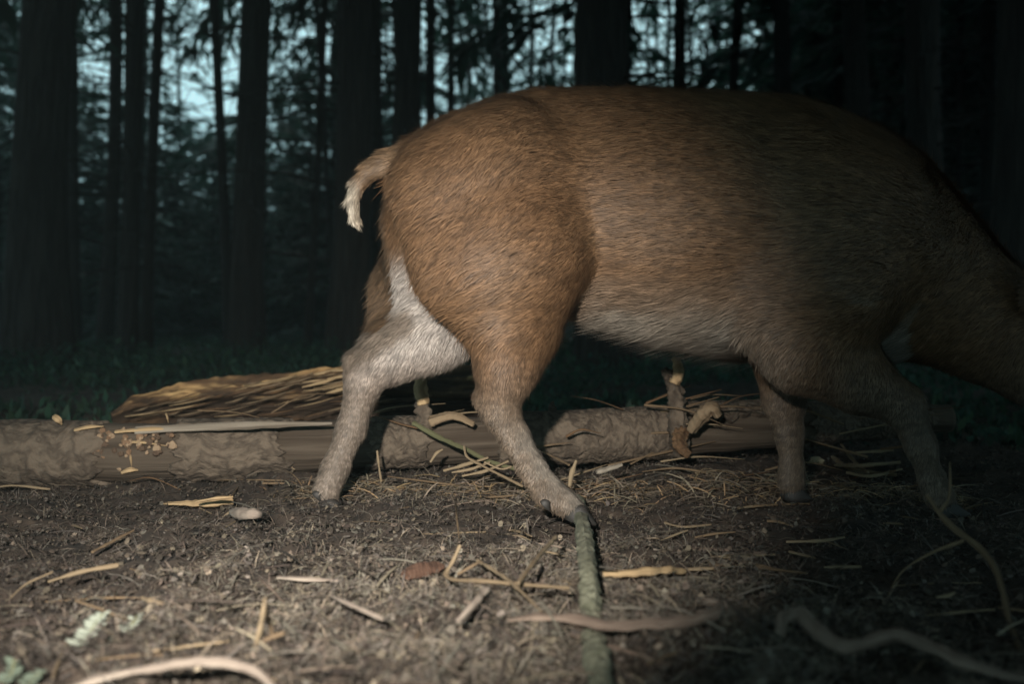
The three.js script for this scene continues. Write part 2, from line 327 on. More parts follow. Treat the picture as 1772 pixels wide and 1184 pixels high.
for (let i = 0; i < 44; i++) {                                             // the wood goes on to both sides
  const b = (i % 2 ? 1 : -1) * rr(33, 78), d = rr(8, 30), x = Math.sin(b / 57.3) * d, z = -Math.cos(b / 57.3) * d, young = i % 3 === 0;
  tree(young ? 'young_conifer' : 'conifer_tree', x, z, rr(0.1, 0.25), young ? 'young' : 'tall', young ? 'young conifer with low boughs at the side of the clearing' : 'dark conifer closing the side of the clearing', young ? 'young conifers beside the clearing' : 'conifers beside the clearing', { tall: young ? rr(0.6, 1.1) : rr(0.8, 1.1), dead: false });
}

// low green growth on the floor of the wood
{
  const g = new THREE.BufferGeometry();
  g.setAttribute('position', new THREE.Float32BufferAttribute([0, 0, 0, 0.28, 0.5, 0.06, -0.28, 0.5, 0.06, 0, 1, 0.3], 3)); g.setIndex([0, 1, 2, 1, 3, 2]); g.computeVertexNormals();
  const n = 90000, o = new THREE.InstancedMesh(g, std([0.03, 0.066, 0.047], { roughness: 0.9 }), n); o.name = 'undergrowth';
  const m = new THREE.Matrix4(), q = new THREE.Quaternion(), e = new THREE.Euler(), c = new THREE.Color();
  for (let i = 0; i < n;) {
    const a = rr(-55, 55) / 57.3, d = rr(2.05, 15), x = Math.sin(a) * d, z = -Math.cos(a) * d;
    if (N3(x * 0.8, z * 0.8, 3) + rr(-0.25, 0.25) < -0.3) continue;
    const hi = Math.abs(gauss()) * 0.09 * sstep(3, 6, d) , s = rr(0.010, 0.034);
    e.set(rr(-1.3, 1.3), rnd() * 6.28, rr(-1.3, 1.3)); q.setFromEuler(e); m.compose(V(x, relief(x, z) + hi, z), q, V(s, s * 1.5, s)); o.setMatrixAt(i, m);
    const t = rr(0.5, 1.5); o.setColorAt(i, c.setRGB(t * rr(0.8, 1.2), t, t * rr(0.7, 1.1))); i++;
  }
  tag(o, 'low green undergrowth covering the floor between the far trunks', 'undergrowth', null, 'stuff');
}

// ---------------------------------------------------------------- fallen log with bark plates and stubs
{
  const LP = [[-330, 800, 1.46, 54], [-60, 788, 1.47, 54], [250, 784, 1.49, 51], [560, 772, 1.53, 44], [760, 764, 1.55, 40], [1000, 757, 1.57, 42], [1160, 748, 1.58, 41], [1340, 738, 1.6, 37], [1500, 728, 1.62, 30], [1640, 724, 1.64, 24]];
  const pts = LP.map(([x, y, d, r]) => [P(x, y, d), mm(r, d)]);
  const core = tube(pts, { rad: 40, seg: 220, rough: 0.03, freq: 26, ridge: 0.025, s: 3 });
  const rings = core.userData.rings, len = core.userData.len;
  const root = group('fallen_log'); const c0 = recentre(root, core);
  mesh('bare_wood', core, M.bareWood, root);
  const xOf = (r) => r.c.x / -r.c.z * F + W / 2, near = (px) => rings.reduce((b, r, i) => Math.abs(xOf(r) - px) < Math.abs(xOf(rings[b]) - px) ? i : b, 0);
  // bark still on the log: [from px, to px, from angle, to angle] with the angle 0 at the top and towards the viewer
  function plate(x0, x1, a0, a1, th, mat, s) {
    const j0 = near(x0), j1 = near(x1), nu = 44, nv = Math.max(8, (j1 - j0) * 3), pos = [], uv = [], idx = [];
    for (let v = 0; v <= nv; v++) for (let u = 0; u <= nu; u++) {
      const e0 = N3(u * 0.2, s, 1) * 2.6 + N3(u * 0.7, s, 5) * 1.1, e1 = N3(u * 0.2, s, 8) * 2.6 + N3(u * 0.7, s, 2) * 1.1, f0 = N3(v * 0.16, s, 3) * 0.3, f1 = N3(v * 0.16, s, 6) * 0.3;
      const edge = Math.min(u, v, nu - u, nv - v), k = clamp(mixf(j0, j1, v / nv) + e0 * (1 - v / nv) ** 8 + e1 * (v / nv) ** 8, 0, rings.length - 1.01), i = Math.floor(k), f = k - i, A = rings[i], B = rings[i + 1];
      const c = A.c.clone().lerp(B.c, f), n = A.n, b = A.b, a = mixf(a0 + f0, a1 + f1, u / nu), r = mixf(A.r, B.r, f);
      const up = n.y > 0.5 ? 1 : -1, dir = n.clone().multiplyScalar(Math.cos(a)).addScaledVector(b, Math.sin(a) * (b.z > 0 ? 1 : -1)).multiplyScalar(1);
      const q0 = c.clone().addScaledVector(dir, r), R = r * 1.04 + (edge === 0 ? -0.004 : th * (0.75 + 0.3 * N3(q0.x * 30, q0.y * 30, q0.z * 30) + 0.3 * N3(q0.x * 70, q0.y * 70, q0.z * 70 + s) + 0.14 * N3(q0.x * 190, q0.y * 190, q0.z * 190 + s)));
      const q = c.addScaledVector(dir, R).sub(c0); pos.push(q.x, q.y, q.z); uv.push(u / nu * 0.16 * 5, k / rings.length * len * 5);
    }
    for (let v = 0; v < nv; v++) for (let u = 0; u < nu; u++) { const a = v * (nu + 1) + u, b = a + nu + 1; idx.push(a, b, a + 1, b, b + 1, a + 1); }
    const g = new THREE.BufferGeometry(); g.setAttribute('position', new THREE.Float32BufferAttribute(pos, 3)); g.setAttribute('uv', new THREE.Float32BufferAttribute(uv, 2)); g.setIndex(idx); g.computeVertexNormals();
    return mesh('bark_plate', g, mat, root);
  }
  plate(-320, 190, -0.9, 3.0, 0.005, M.bark, 1); plate(300, 500, -0.2, 2.8, 0.006, M.bark, 2); plate(640, 745, -0.5, 2.8, 0.004, M.bark, 3);
  plate(860, 1160, -0.7, 2.9, 0.005, M.bark, 4); plate(1195, 1330, -0.9, 1.1, 0.010, M.bark, 5); plate(1385, 1600, -1, 2.9, 0.004, M.bark, 6);
  // branch stubs
  const stub = (list, m, o = {}) => { const g = tube(list.map(([x, y, d, r]) => [P(x, y, d), mm(r, d)]), { rad: 20, seg: 34, rough: 0.3, freq: 150, ridge: 0.3, ...o }); g.translate(-c0.x, -c0.y, -c0.z); return mesh('branch_stub', g, m, root); };
  const s1 = stub([[738, 745, 1.52, 15], [732, 705, 1.52, 12], [729, 680, 1.52, 10]], M.bark); s1.userData.label = 'short broken stub with pale top behind the hind legs';
  stub([[733, 700, 1.515, 10], [728, 674, 1.515, 12], [730, 648, 1.52, 8]], M.freshWood, { ridge: 0.35, rough: 0.1 });
  stub([[745, 730, 1.5, 9], [785, 720, 1.49, 7], [820, 735, 1.48, 5]], M.wood, { ridge: 0.4, rough: 0.1 });
  stub([[1178, 790, 1.5, 12], [1174, 740, 1.51, 17], [1170, 690, 1.52, 14], [1160, 655, 1.53, 11], [1148, 638, 1.53, 6]], M.bark, { rough: 0.3 });
  stub([[1166, 664, 1.52, 10], [1174, 645, 1.52, 9], [1172, 628, 1.52, 8], [1164, 620, 1.52, 4]], M.freshWood, { rough: 0.15, ridge: 0.4 });
  stub([[1195, 745, 1.49, 9], [1215, 718, 1.47, 12], [1232, 706, 1.46, 10], [1243, 722, 1.46, 6]], M.wood, { rough: 0.15, ridge: 0.4 });
  stub([[1178, 745, 1.5, 12], [1176, 770, 1.47, 11], [1190, 788, 1.45, 7]], M.rotWood, { rough: 0.3 });
  stub([[958, 725, 1.57, 10], [955, 705, 1.57, 7], [957, 695, 1.57, 2]], M.bark);
  // crumbling rotten chunks where the bark is torn away
  const lump = new THREE.IcosahedronGeometry(1, 1), lg = [0, 1, 2].map((k) => { const g = lump.clone(), p = g.attributes.position; for (let i = 0; i < p.count; i++) { const v = V().fromBufferAttribute(p, i), f = 1 + 0.5 * N3(v.x * 2 + k * 7, v.y * 2, v.z * 2); p.setXYZ(i, v.x * f, v.y * f * 0.7, v.z * f); } g.computeVertexNormals(); return g; });
  const lm = [std([0.2, 0.125, 0.075]), std([0.1, 0.066, 0.044]), std([0.3, 0.215, 0.14])];
  for (let i = 0; i < 150; i++) {
    const px = i < 110 ? 160 + 34 * gauss() : rr(215, 300), py = rr(745, i < 110 ? 830 : 785), t = clamp((py - 784) / 51, -0.95, 0.95), d = 1.49 - mm(51, 1.49) * Math.sqrt(1 - t * t) - 0.002, s = rr(0.002, 0.0058);
    const o = mesh('rotten_chunk', lg[i % 3], lm[(i * 7) % 3], root); o.position.copy(P(px, py, d)).sub(c0); o.scale.set(s * rr(0.6, 1.2), s * rr(0.8, 2), s); o.rotation.set(rr(-0.6, 0.6), rr(0, 6), rr(-0.7, 0.7));
  }
  // strips of fibre peeling off
  for (const [x0, y0, x1, y1, w] of [[200, 748, 330, 742, 3], [236, 746, 575, 733, 7], [95, 722, 108, 735, 5], [130, 745, 180, 738, 3], [215, 765, 290, 772, 2], [225, 780, 229, 812, 1.6], [212, 818, 240, 814, 4], [288, 716, 292, 732, 1.5]]) {
    const g = tube([[P(x0, y0, 1.45), mm(w, 1.45)], [P((x0 + x1) / 2, (y0 + y1) / 2 - 2, 1.445), mm(w * 1.2, 1.45)], [P(x1, y1, 1.45), mm(w * 0.4, 1.45)]], { rad: 6, seg: 14, ridge: 0.3 }); g.translate(-c0.x, -c0.y, -c0.z); mesh('fibre_strip', g, x0 === 236 ? M.greyWood : M.freshWood, root);
  }
  tag(root, 'long grey fallen log with patchy peeling bark behind the legs of the deer', 'log');
}

// the rotten split log that lies across behind it
{
  const d = [1.86, 1.88, 1.9, 1.92, 1.94, 1.96], pts = [[196, 726, 12], [240, 712, 24], [330, 704, 36], [470, 700, 46], [620, 692, 55], [840, 690, 52]].map(([x, y, r], i) => [P(x, y, d[i]), mm(r, d[i])]);
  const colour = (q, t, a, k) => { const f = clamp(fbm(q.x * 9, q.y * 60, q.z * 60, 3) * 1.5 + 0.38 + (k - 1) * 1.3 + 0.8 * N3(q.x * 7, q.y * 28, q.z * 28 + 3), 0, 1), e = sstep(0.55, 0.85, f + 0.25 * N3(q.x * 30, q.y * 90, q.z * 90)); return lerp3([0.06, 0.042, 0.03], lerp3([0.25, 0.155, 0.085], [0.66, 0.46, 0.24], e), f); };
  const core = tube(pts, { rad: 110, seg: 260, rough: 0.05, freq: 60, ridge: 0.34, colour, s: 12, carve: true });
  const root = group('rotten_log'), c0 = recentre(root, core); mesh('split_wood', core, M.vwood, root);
  for (let i = 0; i < 100; i++) {                                            // splinters standing off its face
    const px = i < 12 ? rr(520, 600) : rr(215, 620), up = i % 3 === 0, top = mixf(700, 636, (px - 215) / 390), py = up ? top + rr(0, 10) : rr(top + 8, 725), L = rr(25, i < 12 ? 100 : 90), dd = 1.83 - (up ? -0.05 : 0.0) - rr(0, 0.01);
    const sl = -0.16 + rr(-0.12, 0.1), w = i < 8 ? rr(2, 4) : rr(0.7, 1.7), g = tube([[P(px, py, dd), mm(w * 0.4, dd)], [P(px + L / 2, py + L / 2 * sl, dd - 0.004), mm(w, dd)], [P(px + L, py + L * sl - rr(0, 5), dd + 0.002), mm(0.3, dd)]], { rad: 5, seg: 8, ridge: 0.3 });
    g.translate(-c0.x, -c0.y, -c0.z); mesh('splinter', g, i < 12 ? M.freshWood : [M.wood, M.wood, M.rotWood, M.freshWood][i % 4], root);
  }
  tag(root, 'rotten yellow-brown split log with splintered fibres, propped behind the grey log', 'log');
}
{ // what the rotten log leans on: a stump end behind, in the dark
  const g = tube([[P(700, 770, 2.06), 0.09], [P(704, 720, 2.06), 0.075], [P(706, 690, 2.06), 0.06]], { rad: 20, seg: 20, rough: 0.1, freq: 20, ridge: 0.2 }), o = group('tree_stump'), c0 = recentre(o, g); mesh('stump_wood', g, M.rotWood, o);
  tag(o, 'low dark rotten stump half hidden behind the hind legs of the deer', 'stump');
}

// ---------------------------------------------------------------- sticks, twigs, splinters: each lies on the floor where its pixels meet it
function stick(name, label, cat, mat, list, { d = null, rad = 8, seg = 60, rough = 0.24, ridge = 0.2, grp, freq = 90, sides = [] } = {}) {
  const mk = (l, o = {}) => {
    const rest = Math.max(...l.map(([x, y, , , dd]) => { if (dd) return 0; const p = G(x, y); return fine(p.x, p.z); }));      // a stiff stick rests on the highest lumps under it
    return tube(l.map(([x, y, r, up = 0, dd = 0]) => { if (dd) return [P(x, y, dd), mm(r, dd)]; const p = G(x, y, up + mm(r, 0.8) * 0.6 + 0.006 + Math.max(0, rest)); return [p, mm(r, -p.z)]; }), { rad, seg, rough, ridge, freq, knot: ridge > 0.25 ? 0 : 0.22, s: l[0][0] * 0.37, ...o }); };
  const root = group(name), g = mk(list), c0 = recentre(root, g); mesh(sides.length ? 'stem' : 'wood', g, mat, root);
  for (const s of sides) { const h = mk(s, { seg: 16 }); h.translate(-c0.x, -c0.y, -c0.z); mesh('side_twig', h, mat, root); }
  if (!sides.length) { const m = root.children[0]; m.position.copy(root.position); root.remove(m); m.name = name; return tag(m, label, cat, grp); }
  return tag(root, label, cat, grp);
}
stick('bleached_branch', 'smooth bleached branch arching over the litter beside the pale leafy sprigs', 'branch', M.paleStick, [[110, 1196, 6.4], [200, 1168, 7.2, 0.004], [270, 1156, 8.0, 0.008], [340, 1146, 9.6, 0.012], [395, 1148, 9.6, 0.012], [440, 1162, 8.0, 0.008], [482, 1196, 7.2]], { rad: 12, seg: 60, sides: [[[293, 1158, 4.0, 0.008], [292, 1166, 3.2, 0.004], [291, 1172, 1.6, 0]]] });
stick('curved_root', 'pale hook-ended root lying crossways under the mossy stick', 'root', M.rootStick, [[880, 1073, 3.2], [940, 1068, 7.2, 0.003], [1000, 1073, 7.2, 0.003], [1060, 1084, 8.8, 0.004], [1130, 1080, 9.6, 0.004], [1195, 1075, 9.6, 0.004], [1236, 1062, 9.6, 0.006], [1243, 1046, 8.0, 0.008], [1225, 1040, 5.6, 0.01], [1208, 1036, 3.2, 0.008]], { rad: 12, seg: 70, sides: [[[890, 1072, 3.2], [960, 1078, 2.4, -0.002], [1010, 1090, 1.6]]] });
stick('curved_root', 'dim snaking root with a hooked broken end, beside the forked twig', 'root', M.rootStick, [[1352, 1096, 7.2, 0.004], [1354, 1072, 9.6, 0.008], [1382, 1064, 11.2, 0.01], [1420, 1098, 11.2, 0.005], [1458, 1118, 11.2, 0.004], [1500, 1112, 10.4, 0.006], [1555, 1100, 9.6, 0.01], [1610, 1120, 10.4, 0.008], [1680, 1152, 9.6, 0.004], [1790, 1178, 7.2]], { rad: 12, seg: 80 });
stick('mossy_stick', 'straight mossy green stick reaching from the hoof of the deer toward the viewer', 'stick', M.mossStick, [[1000, 868, 11, 0.004], [1012, 940, 13, 0.006], [1018, 1000, 15, 0.01], [1024, 1080, 17, 0.02, 0.72], [1034, 1150, 20, 0, 0.63], [1046, 1230, 24, 0, 0.55]], { rad: 18, seg: 160, rough: 0.2, freq: 170 });
stick('forked_twig', 'forked twig rising in the dark beside the snaking root', 'twig', M.twig, [[1604, 858, 3, 0, 0.86], [1640, 906, 6, 0, 0.84], [1695, 948, 6, 0, 0.82], [1725, 992, 6, 0, 0.79], [1745, 1070, 6, 0, 0.75], [1772, 1140, 6, 0, 0.7], [1800, 1200, 6, 0, 0.66]], { sides: [[[1626, 886, 3, 0, 0.845], [1641, 862, 2.5, 0, 0.845], [1643, 800, 1.5, 0, 0.85]], [[1667, 936, 3, 0, 0.83], [1610, 958, 2.5, 0, 0.84], [1560, 990, 1.5, 0, 0.85], [1530, 1040, 1, 0, 0.85]]] });
const CROSS = 'straw twigs crossed on the litter';
stick('dry_twig', 'bent straw twig in a sharp V under the crossed twigs', 'twig', M.straw, [[796, 944, 3, 0.028], [784, 970, 4, 0.018], [772, 996, 4, 0.010], [850, 1007, 4, 0.010], [985, 1018, 3, 0.010]], { seg: 60, grp: CROSS });
stick('dry_twig', 'straight straw twig slanting up across the V-shaped twig', 'twig', M.straw, [[962, 929, 4, 0.024], [925, 972, 4, 0.020], [897, 1010, 4, 0.015]], { grp: CROSS });
stick('dry_twig', 'thin twig slanting down over the V-shaped twig to the hook-ended root', 'twig', M.straw, [[826, 970, 3, 0.012], [880, 1005, 3.5, 0.016], [936, 1058, 3, 0.012]], { grp: CROSS });
stick('dry_twig', 'short flat pale twig pointing at the V-shaped twig', 'twig', M.paleStick, [[842, 1020, 5, 0.012], [820, 1046, 6, 0.010], [792, 1076, 5, 0.006]], { grp: CROSS });
stick('dry_twig', 'short thin twig lying inside the V-shaped twig', 'twig', M.twig, [[792, 994, 2.5, 0.010], [820, 978, 3, 0.014], [832, 972, 2, 0.014]], { grp: CROSS });
stick('wood_splinter', 'pale flat wood splinter beside the mossy stick', 'splinter', M.freshWood, [[1040, 994, 6], [1100, 991, 8, 0.003], [1150, 987, 8, 0.004], [1184, 989, 5]], { ridge: 0.4, rad: 10 });
stick('wood_splinter', 'bright frayed wood splinter beside the bark chip, below the fallen log', 'splinter', M.freshWood, [[284, 872, 2], [330, 872, 5, 0.003], [370, 871, 6, 0.004], [402, 866, 7, 0.004]], { ridge: 0.5, rad: 10, sides: [[[340, 868, 2, 0.008], [375, 862, 3, 0.012], [404, 860, 1.5, 0.012]], [[345, 866, 1.5, 0.006], [385, 865, 2, 0.01], [400, 857, 1, 0.014]]] });
stick('bark_chip', 'blunt pale bark chip lying below the frayed splinter', 'bark chip', M.paleStick, [[402, 886, 6], [418, 890, 10, 0.002], [440, 890, 9, 0.002], [459, 890, 4]], { ridge: 0.3, rad: 12, rough: 0.06 });
stick('dry_twig', 'long straw twig on the darkened litter beside the pale leafy sprigs', 'twig', M.straw, [[84, 1007, 2, 0.002], [140, 990, 4, 0.006], [206, 978, 4, 0.012]], {});
stick('dry_twig', 'faint thin twig leaning above the long straw twig on the darkened litter', 'twig', M.twig, [[160, 956, 2.5], [190, 940, 3, 0.005], [232, 918, 2, 0.01]], {});
stick('dry_twig', 'thin dark-straw twig next to the thicker end of the long straw twig', 'twig', M.straw, [[20, 1034, 1.5], [45, 1012, 2, 0.003], [92, 990, 1.5, 0.006]], {});
stick('dry_twig', 'upright leg of the small leaning tripod of twigs', 'twig', M.straw, [[440, 1126, 4], [452, 1080, 5, 0.02], [459, 1036, 3, 0.04]], { grp: 'tripod of twigs' });
stick('dry_twig', 'back leg of the small leaning tripod of twigs', 'twig', M.twig, [[473, 1104, 3.5], [464, 1070, 3.5, 0.018], [458, 1040, 2.5, 0.036]], { grp: 'tripod of twigs' });
stick('dry_twig', 'low slanting leg of the small leaning tripod of twigs', 'twig', M.twig, [[436, 1120, 3], [465, 1106, 4, 0.006], [492, 1096, 3, 0.012]], { grp: 'tripod of twigs' });
stick('dry_twig', 'thin pale twig slanting away from the tripod of twigs', 'twig', M.paleStick, [[572, 1030, 2.5, 0.004], [610, 1048, 3.5, 0.006], [664, 1072, 3, 0.003]], {});
stick('dry_twig', 'straight pale twig lying level behind the tripod of twigs', 'twig', M.paleStick, [[480, 1000, 2.5, 0.003], [530, 1003, 3.5, 0.003], [585, 1006, 2.5, 0.003]], {});
stick('dry_twig', 'short pale twig on the litter in front of the bleached branch arch', 'twig', M.straw, [[246, 1035, 3, 0.003], [270, 1043, 3.5, 0.003], [310, 1051, 3]], {});
stick('dry_twig', 'very thin upright stalk standing below the bark plate of the log', 'stalk', M.straw, [[653, 780, 2, 0, 1.42], [655, 800, 2, 0, 1.42], [660, 835, 2, 0, 1.42]], {});
stick('green_stem', 'thin green bramble stem hanging from the log stub behind the hind legs', 'stem', M.greenStem, [[716, 733, 4, 0, 1.48], [760, 757, 4.5, 0, 1.45], [805, 777, 4, 0, 1.42], [850, 800, 3.5, 0, 1.40], [905, 815, 3, 0, 1.38]], { seg: 30 });
const FAN = 'fan of pale twigs behind the hind leg';
for (const l of [[[803, 772, 1.9, 0, 1.4], [808, 790, 2.5, 0, 1.39], [835, 806, 2.8, 0, 1.38], [905, 842, 2.5, 0, 1.37]], [[768, 815, 2.5, 0, 1.4], [800, 806, 3.1, 0, 1.39], [845, 792, 1.9, 0, 1.39]], [[782, 818, 1.9, 0, 1.39], [815, 812, 2.5, 0, 1.385], [848, 800, 1.9, 0, 1.385]], [[800, 824, 1.9, 0, 1.39], [840, 815, 2.5, 0, 1.38], [880, 798, 2, 0, 1.385]], [[838, 800, 1.9, 0, 1.38], [868, 812, 1.9, 0, 1.38], [885, 808, 2, 0, 1.385]], [[745, 800, 1.9, 0, 1.42], [755, 785, 2.5, 0, 1.42], [766, 778, 2, 0, 1.425]]])
  stick('dry_twig', 'pale dry twig in the fan of twigs below the green stem', 'twig', M.straw, l, { grp: FAN });
stick('dry_twig', 'stubby upright twig leaning beside the fetlock of the near hind leg', 'twig', M.straw, [[985, 842, 3, 0, 1.33], [989, 820, 4, 0, 1.335], [997, 797, 2.5, 0, 1.34]], {});
stick('dry_twig', 'short whitish twig on the earth below the barked middle of the log', 'twig', M.greyWood, [[1032, 817, 5, 0, 1.38], [1052, 812, 5, 0, 1.385], [1076, 804, 3, 0, 1.39]], {});
stick('dry_twig', 'thin twig propped between the log and the short whitish twig', 'twig', M.twig, [[940, 782, 2, 0, 1.44], [965, 795, 2, 0, 1.4], [985, 805, 2, 0, 1.37]], {});
const PILE = 'small pile of straw twigs behind the forelegs';
for (const l of [[[1440, 800, 4], [1475, 812, 4, 0.006], [1550, 822, 3]], [[1445, 805, 3, 0.004], [1490, 806, 4, 0.012], [1555, 800, 3, 0.01]], [[1455, 772, 2, 0.03], [1475, 795, 3, 0.015], [1500, 818, 3]], [[1480, 783, 2, 0.02], [1520, 781, 2.5, 0.02], [1545, 779, 2, 0.02]], [[1465, 818, 3, 0.003], [1500, 824, 3, 0.005], [1560, 812, 2, 0.008]]])
  stick('dry_twig', 'straw twig in the small pile behind the forelegs of the deer', 'twig', M.straw, l, { grp: PILE });
const DIM = 'thin twigs lying level in the dim litter';
for (const l of [[[1230, 964, 2], [1280, 963, 3], [1340, 960, 2]], [[1185, 986, 2], [1215, 985, 3], [1235, 984, 2]], [[1360, 938, 2], [1420, 936, 3], [1460, 930, 2]], [[1365, 955, 2], [1385, 960, 3], [1412, 966, 2]], [[1425, 982, 2], [1450, 982, 3], [1490, 981, 2]], [[1600, 1066, 1.5], [1680, 1058, 2], [1720, 1055, 1.5]], [[1620, 1034, 2], [1640, 1031, 3], [1650, 1026, 2]], [[1150, 905, 2], [1180, 912, 2], [1230, 908, 2]]])
  stick('dry_twig', 'thin level twig in the dim litter between the splinter and the forked twig', 'twig', M.straw, l, { grp: DIM });
// loose twigs scattered over the litter
for (let i = 0; i < 70; i++) {
  const x = rr(-0.62, 0.62), z = -rr(0.62, 1.5), a = rnd() * 3.14, L = rr(0.012, 0.05), r = rr(0.0007, 0.0016), c = V(Math.cos(a) * L, rr(-0.004, 0.006), Math.sin(a) * L), p = V(x, relief(x, z) + 0.005, z);
  const g = tube([[p.clone().sub(c), r], [p.clone().add(V(0, rr(0, 0.002), 0)), r * 1.1], [p.clone().add(c), r * 0.6]], { rad: 6, seg: 10 }), o = mesh('loose_twig', g, [M.straw, M.twig, M.twig, M.rootStick][i % 4]); recentre(o, g);
  tag(o, 'small loose twig scattered on the forest litter', 'twig', 'loose twigs on the litter');
}
// brash: thin dead twigs tangled over and under the log
for (let i = 0; i < 64; i++) {
  const px = i < 30 ? rr(880, 1330) : rr(-20, 1560), top = rr(0, 1), d = rr(1.41, 1.62), x = (px - W / 2) * d / F, z = -d, a = rr(-0.9, 0.9) + (rnd() < 0.5 ? 3.14 : 0), L = rr(0.05, 0.17), r = rr(0.0008, 0.0022);
  const p = V(x, relief(x, z) + (d > 1.47 ? 0.1 * top + 0.01 : 0.006), z), e = p.clone().add(V(Math.cos(a) * L, rr(-0.2, 0.25) * L, Math.sin(a) * L * 0.5)); e.y = Math.max(e.y, relief(e.x, e.z) + 0.004);
  const m = p.clone().lerp(e, 0.5).add(V(rr(-0.01, 0.01), rr(-0.004, 0.012), rr(-0.01, 0.01))), g = tube([[p, r], [m, r * 0.9], [e, r * 0.35]], { rad: 6, seg: 14, knot: 0.3, s: i }), o = mesh('brash_twig', g, [M.twig, M.rotWood, M.twig, M.straw][i % 4]); recentre(o, g);
  tag(o, 'thin dead twig in the tangle of brash around the fallen log', 'twig', 'brash around the fallen log');
}
{ // stone by the foreleg, russet dead leaf, pale sprigs
  const ico = (r, s, f = 0.5) => { const g = new THREE.IcosahedronGeometry(1, 3), p = g.attributes.position; for (let i = 0; i < p.count; i++) { const v = V().fromBufferAttribute(p, i), k = r * (1 + f * N3(v.x * 1.4 + s, v.y * 1.4, v.z * 1.4)); p.setXYZ(i, v.x * k, v.y * k * 0.75, v.z * k); } g.computeVertexNormals(); return g; };
  const st = mesh('pebble', ico(0.0105, 4), std([0.5, 0.41, 0.27])); st.position.copy(G(1412, 806)).add(V(0, 0.006, 0)); tag(st, 'pale rounded pebble just behind the far foreleg', 'pebble');
  const lg = new THREE.PlaneGeometry(0.05, 0.03, 14, 10), p = lg.attributes.position;
  for (let i = 0; i < p.count; i++) { const u = p.getX(i) / 0.025, v = p.getY(i) / 0.015, w = Math.sqrt(Math.max(0, 1 - u * u)) * (1 + 0.15 * Math.sin(u * 14)); p.setXYZ(i, p.getX(i), 0.009 * (1 - v * v) * (1 - u * u) + 0.003 * N3(u * 2, v * 2, 4), v * w * 0.015); }
  lg.computeVertexNormals();
  const lf = mesh('dead_leaf', lg, std([0.13, 0.075, 0.055], { map: woodMap, bumpMap: woodBump, bumpScale: 0.002 })); lf.scale.setScalar(0.8); lf.position.copy(G(732, 1000)).add(V(0, 0.006, 0)); lf.rotation.set(0.25, 0.3, 0.1); tag(lf, 'curled russet dead leaf beside the V-shaped twig', 'leaf');
  // sprigs: pale blue-green leaflets in two rows on a thin stem
  const leaf = new THREE.SphereGeometry(1, 10, 8); leaf.scale(0.0048, 0.0013, 0.0024); leaf.translate(0.004, 0, 0);
  const sm = std([0.26, 0.29, 0.24], { roughness: 0.75 }), sm2 = std([0.11, 0.14, 0.105], { roughness: 0.75 });
  const sprig = (list, n, s, label, m) => {
    const d0 = -G(list[0][0], list[0][1]).z, pts = list.map(([x, y]) => P(x, y - 8, d0)), root = group('leafy_sprig', pts[0].clone()), cur = new THREE.CatmullRomCurve3(pts.map((q) => q.clone().sub(pts[0])));
    mesh('stem', tube(pts.map((q) => [q.clone().sub(pts[0]), 0.0011]), { rad: 5, seg: 14 }), M.greenStem, root);
    for (let i = 0; i < n; i++) { const l = mesh('leaflet', leaf, m, root); l.position.copy(cur.getPoint((i + 0.5) / n)); l.rotation.set(rr(-0.5, 0.7), (i % 2 ? 0 : Math.PI) + rr(-0.5, 0.5), rr(0.1, 0.6)); l.scale.setScalar(s * rr(0.75, 1.2) * (1 - 0.35 * i / n)); }
    tag(root, label, 'plant', 'pale leafy sprigs in the litter');
  };
  sprig([[140, 1125, 0.7], [155, 1105, 0.69], [168, 1085, 0.69], [180, 1070, 0.69]], 22, 1.0, 'pale green leafy sprig, the brighter and fuller of two side by side', sm);
  sprig([[205, 1120, 0.71], [222, 1100, 0.71], [238, 1075, 0.71]], 14, 0.85, 'sparse pale green sprig next to the fuller one', sm);
  sprig([[5, 1192, 0.63], [22, 1172, 0.63], [26, 1150, 0.63]], 11, 0.9, 'dull green sprig alone at the foot of the darkened litter', sm2);
  sprig([[48, 1200, 0.62], [60, 1182, 0.62], [75, 1172, 0.62]], 9, 0.9, 'low dull green sprig with drooping leaflets near the bleached branch', sm2);
  // short standing stalk
  stick('dry_twig', 'thin dark upright stalk standing alone before the hind legs', 'stalk', M.twig, [[795, 935, 1.6, 0.0], [790, 890, 1.5, 0.034], [788, 858, 1.0, 0.06]], {});
}

